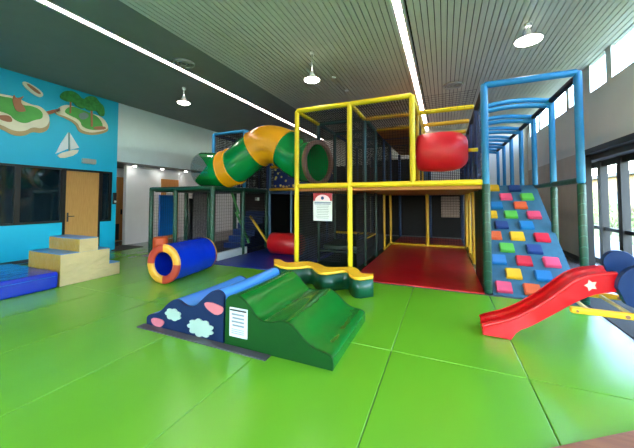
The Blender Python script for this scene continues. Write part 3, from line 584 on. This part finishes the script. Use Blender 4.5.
# lower red roller
lr = thing('foam_roller', (-4.3, 7.3, 0), 'dark red foam roller on the navy floor behind the left yellow post', 'roller')
rx0, rx1 = -4.62, -3.62
prof = [(rx0, .02), (rx0+.01, .26), (rx0+.05, .3), (rx1-.05, .3), (rx1-.01, .26), (rx1, .02)]
MB().sweep([(a, 7.25, .31) for a, b in prof], [b for a, b in prof], 32).build('roller_body', M['drum_dk'], lr)
MB().cyl((rx0-.04, 7.25, .31), (rx0+.02, 7.25, .31), .05).build('axle', M['black'], lr)

# signs
def sign_lines(par, x0, x1, y_, zs, m_, h=.012):
    for z in zs:
        w = (x1-x0)*random.uniform(.7, 1); c_ = (x0+x1)/2; bx('text_line', (c_-w/2, c_+w/2, y_-.002, y_, z, z+h), m_, par)
sg = thing('rules_sign', (-2.3, Y1-.03, 1.1), 'white rules sign with a red arched header hung on the yellow frame', 'sign')
yS = Y1-.06
bx('sign_board', (-2.51, -2.09, yS, yS+.008, 1.12, 1.69), M['paper'], sg)
hd = MB(); N = 14; arc = [(-2.3+.17*math.cos(PI*k/N), 1.53+.13*math.sin(PI*k/N)) for k in range(N+1)]
bx('header_band', (-2.51, -2.09, yS-.002, yS, 1.53, 1.69), M['sign_red'], sg)
lab(MB().prism(arc, 'y', yS-.004, yS-.002).build('header_arch', M['sign_pink'], sg), 'pale arch')
a2 = [(-2.3+.035*math.cos(2*PI*k/16), 1.59+.035*math.sin(2*PI*k/16)) for k in range(16)]
MB().prism(a2, 'y', yS-.006, yS-.004).build('emblem', M['ink_b'], sg)
sign_lines(sg, -2.49, -2.11, yS, (1.49, 1.46), M['ink_b'], .016); sign_lines(sg, -2.45, -2.15, yS, [1.42-.035*k for k in range(8)], M['ink'], .01)
o = bx('small_sign', (-5.02, -4.86, 7.7, 7.71, 1.58, 1.68), M['paper']); p = ony(257, 199, 7.5)
o.location = Vector((p.x, 7.5, p.z-.05)); tag(o, 'tiny white card hanging in the dark bay right of the green enclosure', 'sign')

# ------------------------------------------------------------------ climbing wall
cw = thing('climbing_wall', (1.3, 5.6, 0), 'steel blue sloping climbing wall covered in coloured blocks', 'climbing wall')
A = Vector((.72, 5.58, .0)); B = Vector((1.89, 5.58, .0)); Cc = Vector((1.89, 7.95, 1.89)); D = Vector((.72, 7.95, 1.89))
nrm = (B-A).cross(D-A).normalized(); nrm = nrm if nrm.y < 0 else -nrm
back = -nrm*.06
mb = MB(); vs = [A, B, Cc, D, A+back, B+back, Cc+back, D+back]; mb.add(vs, [(0, 1, 2, 3), (4, 7, 6, 5), (0, 4, 5, 1), (1, 5, 6, 2), (2, 6, 7, 3), (3, 7, 4, 0)]); mb.build('climbing_board', M['climb'], cw)
for X in (.80, 1.76): 
    MB().box(X-.03, X+.03, 7.75, 7.85, 0, 1.68).build('support_leg', M['kick'], cw)
U = (B-A).normalized(); V = (D-A).normalized()
def onplane(x_, y_):
    dd = ray(x_, y_); o0 = Vector((0, 0, H)); return o0+dd*((A-o0).dot(nrm)/dd.dot(nrm))
holds = [('yellow', 'h_yel', 87, 33), ('navy', 'h_navy', 165, 35), ('pink', 'h_pink', 133, 66), ('green', 'h_green', 212, 66), ('blue', 'h_blue', 98, 98), ('orange', 'h_or', 188, 98), ('yellow', 'h_yel', 78, 132), ('green', 'h_green', 152, 132), ('pink', 'h_pink', 238, 134), ('navy', 'h_navy', 117, 171), ('blue', 'h_blue', 210, 172), ('orange', 'h_or', 92, 210), ('yellow', 'h_yel', 175, 213), ('red', 'h_red', 268, 218), ('green', 'h_green', 137, 256), ('navy', 'h_navy', 239, 262), ('blue', 'h_blue', 107, 300), ('red', 'h_red', 201, 305), ('pink', 'h_pink', 304, 311), ('yellow', 'h_yel', 162, 353), ('blue', 'h_blue', 274, 362), ('pink', 'h_pink', 126, 403), ('orange', 'h_or', 232, 413)]
holds += [('green', 'h_green', 345, 372), ('red', 'h_red', 305, 430)]
for nm, mm, hx, hy in holds:
    p = onplane(470+hx/3.732, 180+hy/3.732)
    if p.x > 1.72: continue
    p.x = max(p.x, .86)
    bm = bmesh.new(); bmesh.ops.create_cube(bm, size=1)
    for v in bm.verts: 
        k = 1 if v.co.z < 0 else .9
        v.co = Vector((v.co.x*.24*k, v.co.y*.215*k, v.co.z*.06+.03))
    bmesh.ops.bevel(bm, geom=bm.edges[:], offset=.01, segments=2, affect='EDGES'); bm.verts.index_update()
    mb = MB(); mb.add([p+U*v.co.x+V*v.co.y+nrm*v.co.z for v in bm.verts], [[v.index for v in f.verts] for f in bm.faces], False); bm.free()
    lab(mb.build('climbing_hold', M[mm], cw), nm+' climbing hold')

# ------------------------------------------------------------------ wave blocks
yA, yB = 2.52, 3.72
def chaik(P, it=2):
    for _ in range(it):
        q = [P[0]]
        for a_, b_ in zip(P[:-1], P[1:]): q += [(a_[0]*.75+b_[0]*.25, a_[1]*.75+b_[1]*.25), (a_[0]*.25+b_[0]*.75, a_[1]*.25+b_[1]*.75)]
        P = q+[P[-1]]
    return P
def fpt(u, v, s_, ox, oy):
    p = ony(ox+u/s_, oy+v/s_, yA); return (p.x, max(p.z, 0.0))
gp = [fpt(u, v, 3.733, 220, 255) for u, v in [(30, 165), (42, 152), (60, 148), (80, 160), (105, 190), (135, 235), (160, 252), (190, 255), (225, 248), (255, 255), (285, 285), (325, 335), (365, 360), (400, 370), (418, 385), (420, 400)]]
gx0, gx1 = -2.19, gp[-1][0]
gp = [(max(a_, gx0+.0), b_) for a_, b_ in gp]; gp[0] = (gx0+.01, .47); gp[1] = (gx0+.05, .52)
np_ = [fpt(u, v, 5.267, 140, 260) for u, v in [(35, 330), (35, 300), (50, 285), (85, 283), (110, 270), (145, 230), (180, 206), (205, 212), (235, 238), (265, 248), (295, 240), (330, 205), (370, 168), (400, 158), (430, 168), (450, 190)]]
nx0, nx1 = np_[0][0], -2.21
np_ = [(min(a_, nx1), b_) for a_, b_ in np_]
def wave(par, prof_, x0, x1, side_m, top_m, top_name):
    P = chaik(prof_, 2); poly = [(x0, 0)]+[p for p in P]+[(x1, 0)]
    MB().prism(poly, 'y', yA, yA+.03).build('side_panel', side_m, par); MB().prism(poly, 'y', yB-.03, yB).build('side_panel', side_m, par)
    b_ = MB(); pl = poly; n = len(pl); N = 7
    for i in range(N):   # gently sagging skin along the depth
        pass
    vs = []; rowsn = 9
    for k in range(rowsn):
        yy = yA+.03+(yB-yA-.06)*k/(rowsn-1); sag = -.012*math.sin(PI*k/(rowsn-1))
        vs += [(q[0], yy, q[1]+(sag if q[1] > .05 else 0)) for q in pl]
    b_.add(vs, [(k*n+i, k*n+i+1, (k+1)*n+i+1, (k+1)*n+i) for k in range(rowsn-1) for i in range(n-1)], True)
    return b_.build(top_name, top_m, par)
wg = thing('wave_block', ((gx0+gx1)/2, 3.2, 0), 'glossy green wave-shaped foam block with a notice on its side', 'foam block', 'wave shaped foam blocks')
wave(wg, gp, gx0, gx1, M['hump_side'], M['hump_g'], 'top_cover')
wn = thing('wave_block', ((nx0+nx1)/2, 3.2, 0), 'navy wave-shaped foam block with cloud patches and a sky blue top', 'foam block', 'wave shaped foam blocks')
lab(wave(wn, np_, nx0, nx1, M['navy'], M['sky'], 'top_cover'), 'sky blue glossy top')
def patch(name, pts, m_, l):
    q = [ony(140+u/5.267, 260+v/5.267, yA-.004) for u, v in smooth_poly(pts, 1)]
    lab(MB().prism([(v.x, v.z) for v in q], 'y', yA-.012, yA).build(name, m_, wn), l)
def cloudpts(cx, cy, rx, ry, n, amp, ph=0):
    return [(cx+(rx*(1+amp*abs(math.sin(n*a_/2+ph))))*math.cos(a_), cy+(ry*(1+amp*abs(math.sin(n*a_/2+ph))))*math.sin(a_)+(math.cos(a_)*rx*.25)) for a_ in [2*PI*k/60 for k in range(60)]]
patch('cloud_patch', cloudpts(320, 358, 55, 38, 9, .28), M['cloud'], 'large white cloud patch')
patch('cloud_patch', cloudpts(176, 287, 34, 26, 7, .25), M['cloud'], 'small white cloud patch')
patch('cloud_patch', [(62, 305), (90, 305), (125, 318), (128, 338), (105, 355), (75, 342), (62, 325)], M['pink'], 'small pink cloud patch')
patch('cloud_patch', [(340, 222), (375, 222), (410, 235), (442, 252), (435, 280), (405, 292), (370, 270), (345, 245)], M['pink'], 'large pink cloud patch')
nt_ = MB().box(-2.12, -1.89, yA-.008, yA, .105, .405).build('notice', M['paper'], wg); lab(nt_, 'white notice sheet')
bx('notice_clip', (-2.11, -1.90, yA-.014, yA-.008, .375, .39), M['black'], nt_)
for k in range(4): bx('text_line', (-2.09+.01*(k % 2), -1.93, yA-.011, yA-.008, .33-.038*k, .348-.038*k), M['ink'], nt_)
for k in range(3): bx('text_line', (-2.09, -1.93, yA-.011, yA-.008, .18-.02*k, .186-.02*k), M['ink'], nt_)
# charcoal rubber strip under the blocks
q = [onz(x_, y_, .0) for x_, y_ in ((137, 328), (150, 320), (272, 356), (267, 362))]
tag(MB().box(-3.45, -1.60, 2.41, 2.508, .0, .012).build('rubber_strip', M['strip']), 'charcoal rubber strip on the mat in front of the navy wave block', 'rubber strip')

# ------------------------------------------------------------------ foam tunnel
ft = thing('foam_tunnel', (-4.95, 4.6, 0), 'royal blue foam tunnel lying on the mat with red and gold ends', 'foam tunnel')
f0, f1 = Vector((-4.80, 3.84, .36)), Vector((-4.95, 4.95, .36)); ax_ = (f1-f0).normalized(); RO, RI = .36, .225
MB().sweep([f0, f0+(f1-f0)*.33, f0+(f1-f0)*.66, f1], [RO, RO*1.005, RO*1.005, RO], 40, caps=False).build('outer_cover', M['royal'], ft)
MB().sweep([f0, f1], RI, 40, caps=False).build('inner_lining', M['royal'], ft)
uz = Vector((0, 0, 1)); ux = ax_.cross(uz).normalized()
for e, cpt in ((-1, f0), (1, f1)):
    for qd in range(4):
        q_ = MB(); N = 12; vs = []
        for k in range(N+1):
            a_ = PI/2*qd+PI/2*k/N+.02*0
            dv = ux*math.cos(a_)+uz*math.sin(a_)
            for rr, off in ((RI-.003, -.02), (RI-.003, .012), (RI+.03, .02), (RO-.03, .02), (RO+.004, .01), (RO+.004, -.03)): vs.append(cpt+dv*rr+ax_*(e*off))
        q_.add(vs, [(k*6+i, (k+1)*6+i, (k+1)*6+i+1, k*6+i+1) for k in range(N) for i in range(5)], True)
        q_.build('end_segment', M['foam_yel'] if qd in (0, 2) else M['foam_red'], ft)['label'] = 'gold end segment' if qd in (0, 2) else 'brick red end segment'
# orange roll behind
og = thing('foam_roll', (-7.0, 5.1, 0), 'upright orange foam roll behind the blue foam tunnel', 'foam roll')
p = onz(160, 263, 0)
og.location = (p.x, p.y, 0)
MB().sweep([(p.x, p.y, 0), (p.x, p.y, .02), (p.x, p.y, .60), (p.x, p.y, .64)], [.15, .17, .17, .14], 24).build('roll_body', M['foam_or'], og)
MB().sweep([(p.x, p.y, .64), (p.x, p.y, .645)], [.06, .06], 16).build('end_cap', M['foam_red'], og)

# ------------------------------------------------------------------ crash mat and steps
cm = thing('crash_mat', (-7.1, 1.6, 0), 'thick glossy royal blue crash mat beside the cream steps', 'crash mat')
MB().rbox(-7.95, -6.27, .3, 2.92, .0, .285, .035, 4).build('mat_body', M['royal'], cm)
MB().cyl((-6.262, .34, .215), (-6.262, 2.88, .215), .006, 6).build('piping', M['sky'], cm)
ss = thing('soft_steps', (-7.1, 3.5, 0), 'cream vinyl foam steps with blue treads against the left wall side', 'foam steps')
for nm, (x0, x1, y0, y1, z0, z1) in (('lower_step', (-7.4, -6.3, 2.95, 4.0, 0, .26)), ('middle_step', (-7.4, -6.3, 2.95, 3.79, .235, .575)), ('upper_step', (-7.35, -6.3, 3.24, 3.57, .555, .82))):
    b_ = MB().rbox(x0, x1, y0, y1, z0, z1, .012)
    for i, f_ in enumerate(b_.f):
        vv = [Vector(b_.v[k]) for k in f_]; n_ = (vv[1]-vv[0]).cross(vv[2]-vv[0]); c_ = sum(vv, Vector())/len(vv)
        if c_.z > z1-.012: b_.mi[i] = 1
        elif c_.y < y0+.008: b_.mi[i] = 2
    b_.build(nm, [M['cream'], M['step_blue'], M['olive']], ss)

# ------------------------------------------------------------------ wavy balance bench
wb = thing('wavy_bench', (-2, 4.8, 0), 'low S-curved green foam bench with a yellow top in front of the yellow frame', 'foam bench')
zt = .33
front = [(274, 263), (283, 267), (297, 267), (311, 265), (316, 270.5), (323, 273), (338, 271), (348, 269.5), (350, 275), (357, 278), (373, 276)]
backp = [(373.5, 273.6), (361, 273.6), (358, 268.3), (350, 266.3), (345, 267.0), (326, 267.6), (321.5, 264.5), (314, 262.3), (307, 261), (290, 262.6), (284, 262), (281, 259.2), (274, 259)]
def smo(P):
    return chaik(P, 2)
fp = chaik([tuple(onz(a_, b_, zt)[:2]) for a_, b_ in front], 1); bp_ = smo([tuple(onz(a_, b_, zt)[:2]) for a_, b_ in backp])
poly = fp+bp_; cx_, cy_ = sum(p[0] for p in poly)/len(poly), sum(p[1] for p in poly)/len(poly)
MB().prism(poly, 'z', zt-.045, zt, smooth_side=True).build('bench_top', M['bench_y'], wb)
ins = [(p[0], p[1]+(.012 if i < len(fp) else -.012)) for i, p in enumerate(poly)]
MB().prism(ins, 'z', .0, zt-.045, smooth_side=True).build('bench_body', M['bench_g'], wb)

# ------------------------------------------------------------------ toddler slide
sd = thing('toddler_slide', (1.2, 4.05, 0), 'red plastic toddler slide with blue side panels and yellow ladder rails', 'slide')
yn, yf_ = 3.85, 4.18
topn = [tuple((lambda p: (p.x, p.z))(ony(a_, b_, yn))) for a_, b_ in [(483, 327), (490, 324.5), (500, 322.5), (512, 319.5), (525, 314), (537, 307.5), (548, 301), (558.5, 293.5), (568, 286.5), (577, 280.5), (588, 276.5), (602, 274.5), (618, 274)]]
botn = [tuple((lambda p: (p.x, p.z))(ony(a_, b_, yn))) for a_, b_ in [(484, 334.5), (511, 340), (518, 331), (530, 327), (545, 319), (560, 311), (575, 302.5), (590, 296), (603, 293), (619, 292)]]
top = chaik(topn, 2)
wallp = top+[botn[-1]]+chaik(botn[::-1][:-1], 1)[1:]+[botn[0]]
wallp = [(a_, max(b_, .0)) for a_, b_ in wallp]
MB().prism(wallp, 'y', yn, yn+.03).build('side_wall', M['slide'], sd); MB().prism(wallp, 'y', yf_-.03, yf_).build('side_wall', M['slide'], sd)
bed = [(a_, max(b_-min(.03, .015+.08*i/len(top)), .045)) for i, (a_, b_) in enumerate(top)]
bb_ = MB(); n = len(bed); vs = []
cols = 7
for j in range(cols):
    t_ = j/(cols-1); yy = yn+.03+(yf_-yn-.06)*t_; lift = .05*(abs(2*t_-1)**3)
    vs += [(a_, yy, b_+lift) for a_, b_ in bed]
bb_.add(vs, [(j*n+i, j*n+i+1, (j+1)*n+i+1, (j+1)*n+i) for j in range(cols-1) for i in range(n-1)], True); 
bed_o = bb_.build('slide_bed', M['slide'], sd)
sm_ = bed_o.modifiers.new('thick', 'SOLIDIFY'); sm_.thickness = .02
MB().sweep([(a_, yn+.012, b_) for a_, b_ in top], .018, 8).build('rim', M['slide'], sd); MB().sweep([(a_, yf_-.012, b_) for a_, b_ in top], .022, 8).build('rim', M['slide'], sd)
MB().prism([(topn[0][0], .0), (topn[0][0]+.0, topn[0][1]-.04), (topn[0][0]+.1, topn[0][1]-.05), (botn[1][0], .1), (botn[1][0], .0)], 'y', yn+.03, yf_-.03).build('foot', M['slide'], sd)
st_ = [ony(591+7*math.cos(a_*2*PI/10)*(1 if a_ % 2 else .55), 285.5+6*math.sin(a_*2*PI/10)*(1 if a_ % 2 else .55), yn-.004) for a_ in range(10)]
lab(MB().prism([(v.x, v.z) for v in st_], 'y', yn-.004, yn).build('sticker', M['sticker'], sd), 'pale star shaped sticker')
def panel(yc, x0, ztop, r_, l):
    c_ = x0+r_
    P = [(c_+r_*math.cos(a_), ztop-r_+r_*math.sin(a_)) for a_ in [PI*(1-k/12) for k in range(13)]]
    P += [(c_+r_+.04, ztop-r_*.8), (c_+r_+.12, ztop-.1), (c_+r_+.3, ztop-.02), (2.5, ztop-.04), (2.62, ztop-.2), (2.62, .0), (2.48, .0), (2.4, .38), (2.1, .46), (x0+.25, .47), (x0+.06, .55)]
    P = chaik(P, 1); o_ = MB().prism(P, 'y', yc-.035, yc+.035).build('side_panel', M['disc'], sd); lab(o_, l)
    mo = o_.modifiers.new('bev', 'BEVEL'); mo.width = .015; mo.segments = 2; mo.limit_method = 'ANGLE'; return o_
panel(3.79, 1.52, .94, .24, 'blue rounded side panel'); panel(4.26, 1.60, 1.0, .14, 'blue rounded side panel')
MB().rbox(1.56, 2.4, 3.83, 4.22, .66, .72, .015).build('platform', M['disc'], sd)
for yc in (3.72, 4.40):
    x0 = 1.14 if yc < 4 else 1.36
    a_ = MB().rbox(x0, 2.85, yc-.03, yc+.03, .425, .485, .018); lab(a_.build('ladder_rail', M['rail'], sd), 'yellow ladder rail')
    MB().cyl((x0+.05, yc-.034, .455), (x0+.05, yc+.034, .455), .012).build('rivet', M['rivet'], sd); 
    MB().cyl((x0+.42, yc-.036, .455), (x0+.42, yc+.036, .455), .018).build('rivet', M['rivet'], sd)
for X in (1.3, 1.62, 1.95, 2.3, 2.65): lab(MB().cyl((X, 3.73, .455), (X, 4.40, .455), .018, 10).build('rung', M['palewood'], sd), 'pale rung')
for yc in (3.72, 4.40): MB().rbox(2.75, 2.85, yc-.03, yc+.03, -.0, .43, .015).build('ladder_leg', M['rail'], sd)

# ------------------------------------------------------------------ light
w = bpy.data.worlds.new('world'); bpy.context.scene.world = w; w.use_nodes = True; nt = w.node_tree; bg = nt.nodes['Background']
sk = nt.nodes.new('ShaderNodeTexSky'); sk.sky_type = 'NISHITA'; sk.sun_elevation = math.radians(50); sk.sun_rotation = math.radians(230); sk.sun_disc = False; sk.air_density = 1.2; sk.dust_density = 2
nt.links.new(sk.outputs[0], bg.inputs[0]); bg.inputs[1].default_value = 3.2
su = bpy.data.lights.new('sun', 'SUN'); su.energy = 1.2; su.angle = .01; so = bpy.data.objects.new('sun', su); C.objects.link(so); so.rotation_euler = Vector((-.55, .15, 1)).to_track_quat('Z', 'Y').to_euler()
sc = bpy.context.scene
sc.view_settings.view_transform = 'Standard'; sc.view_settings.look = 'None'; sc.view_settings.gamma = 1; sc.view_settings.use_curve_mapping = False
sc.view_settings.exposure = 1.12
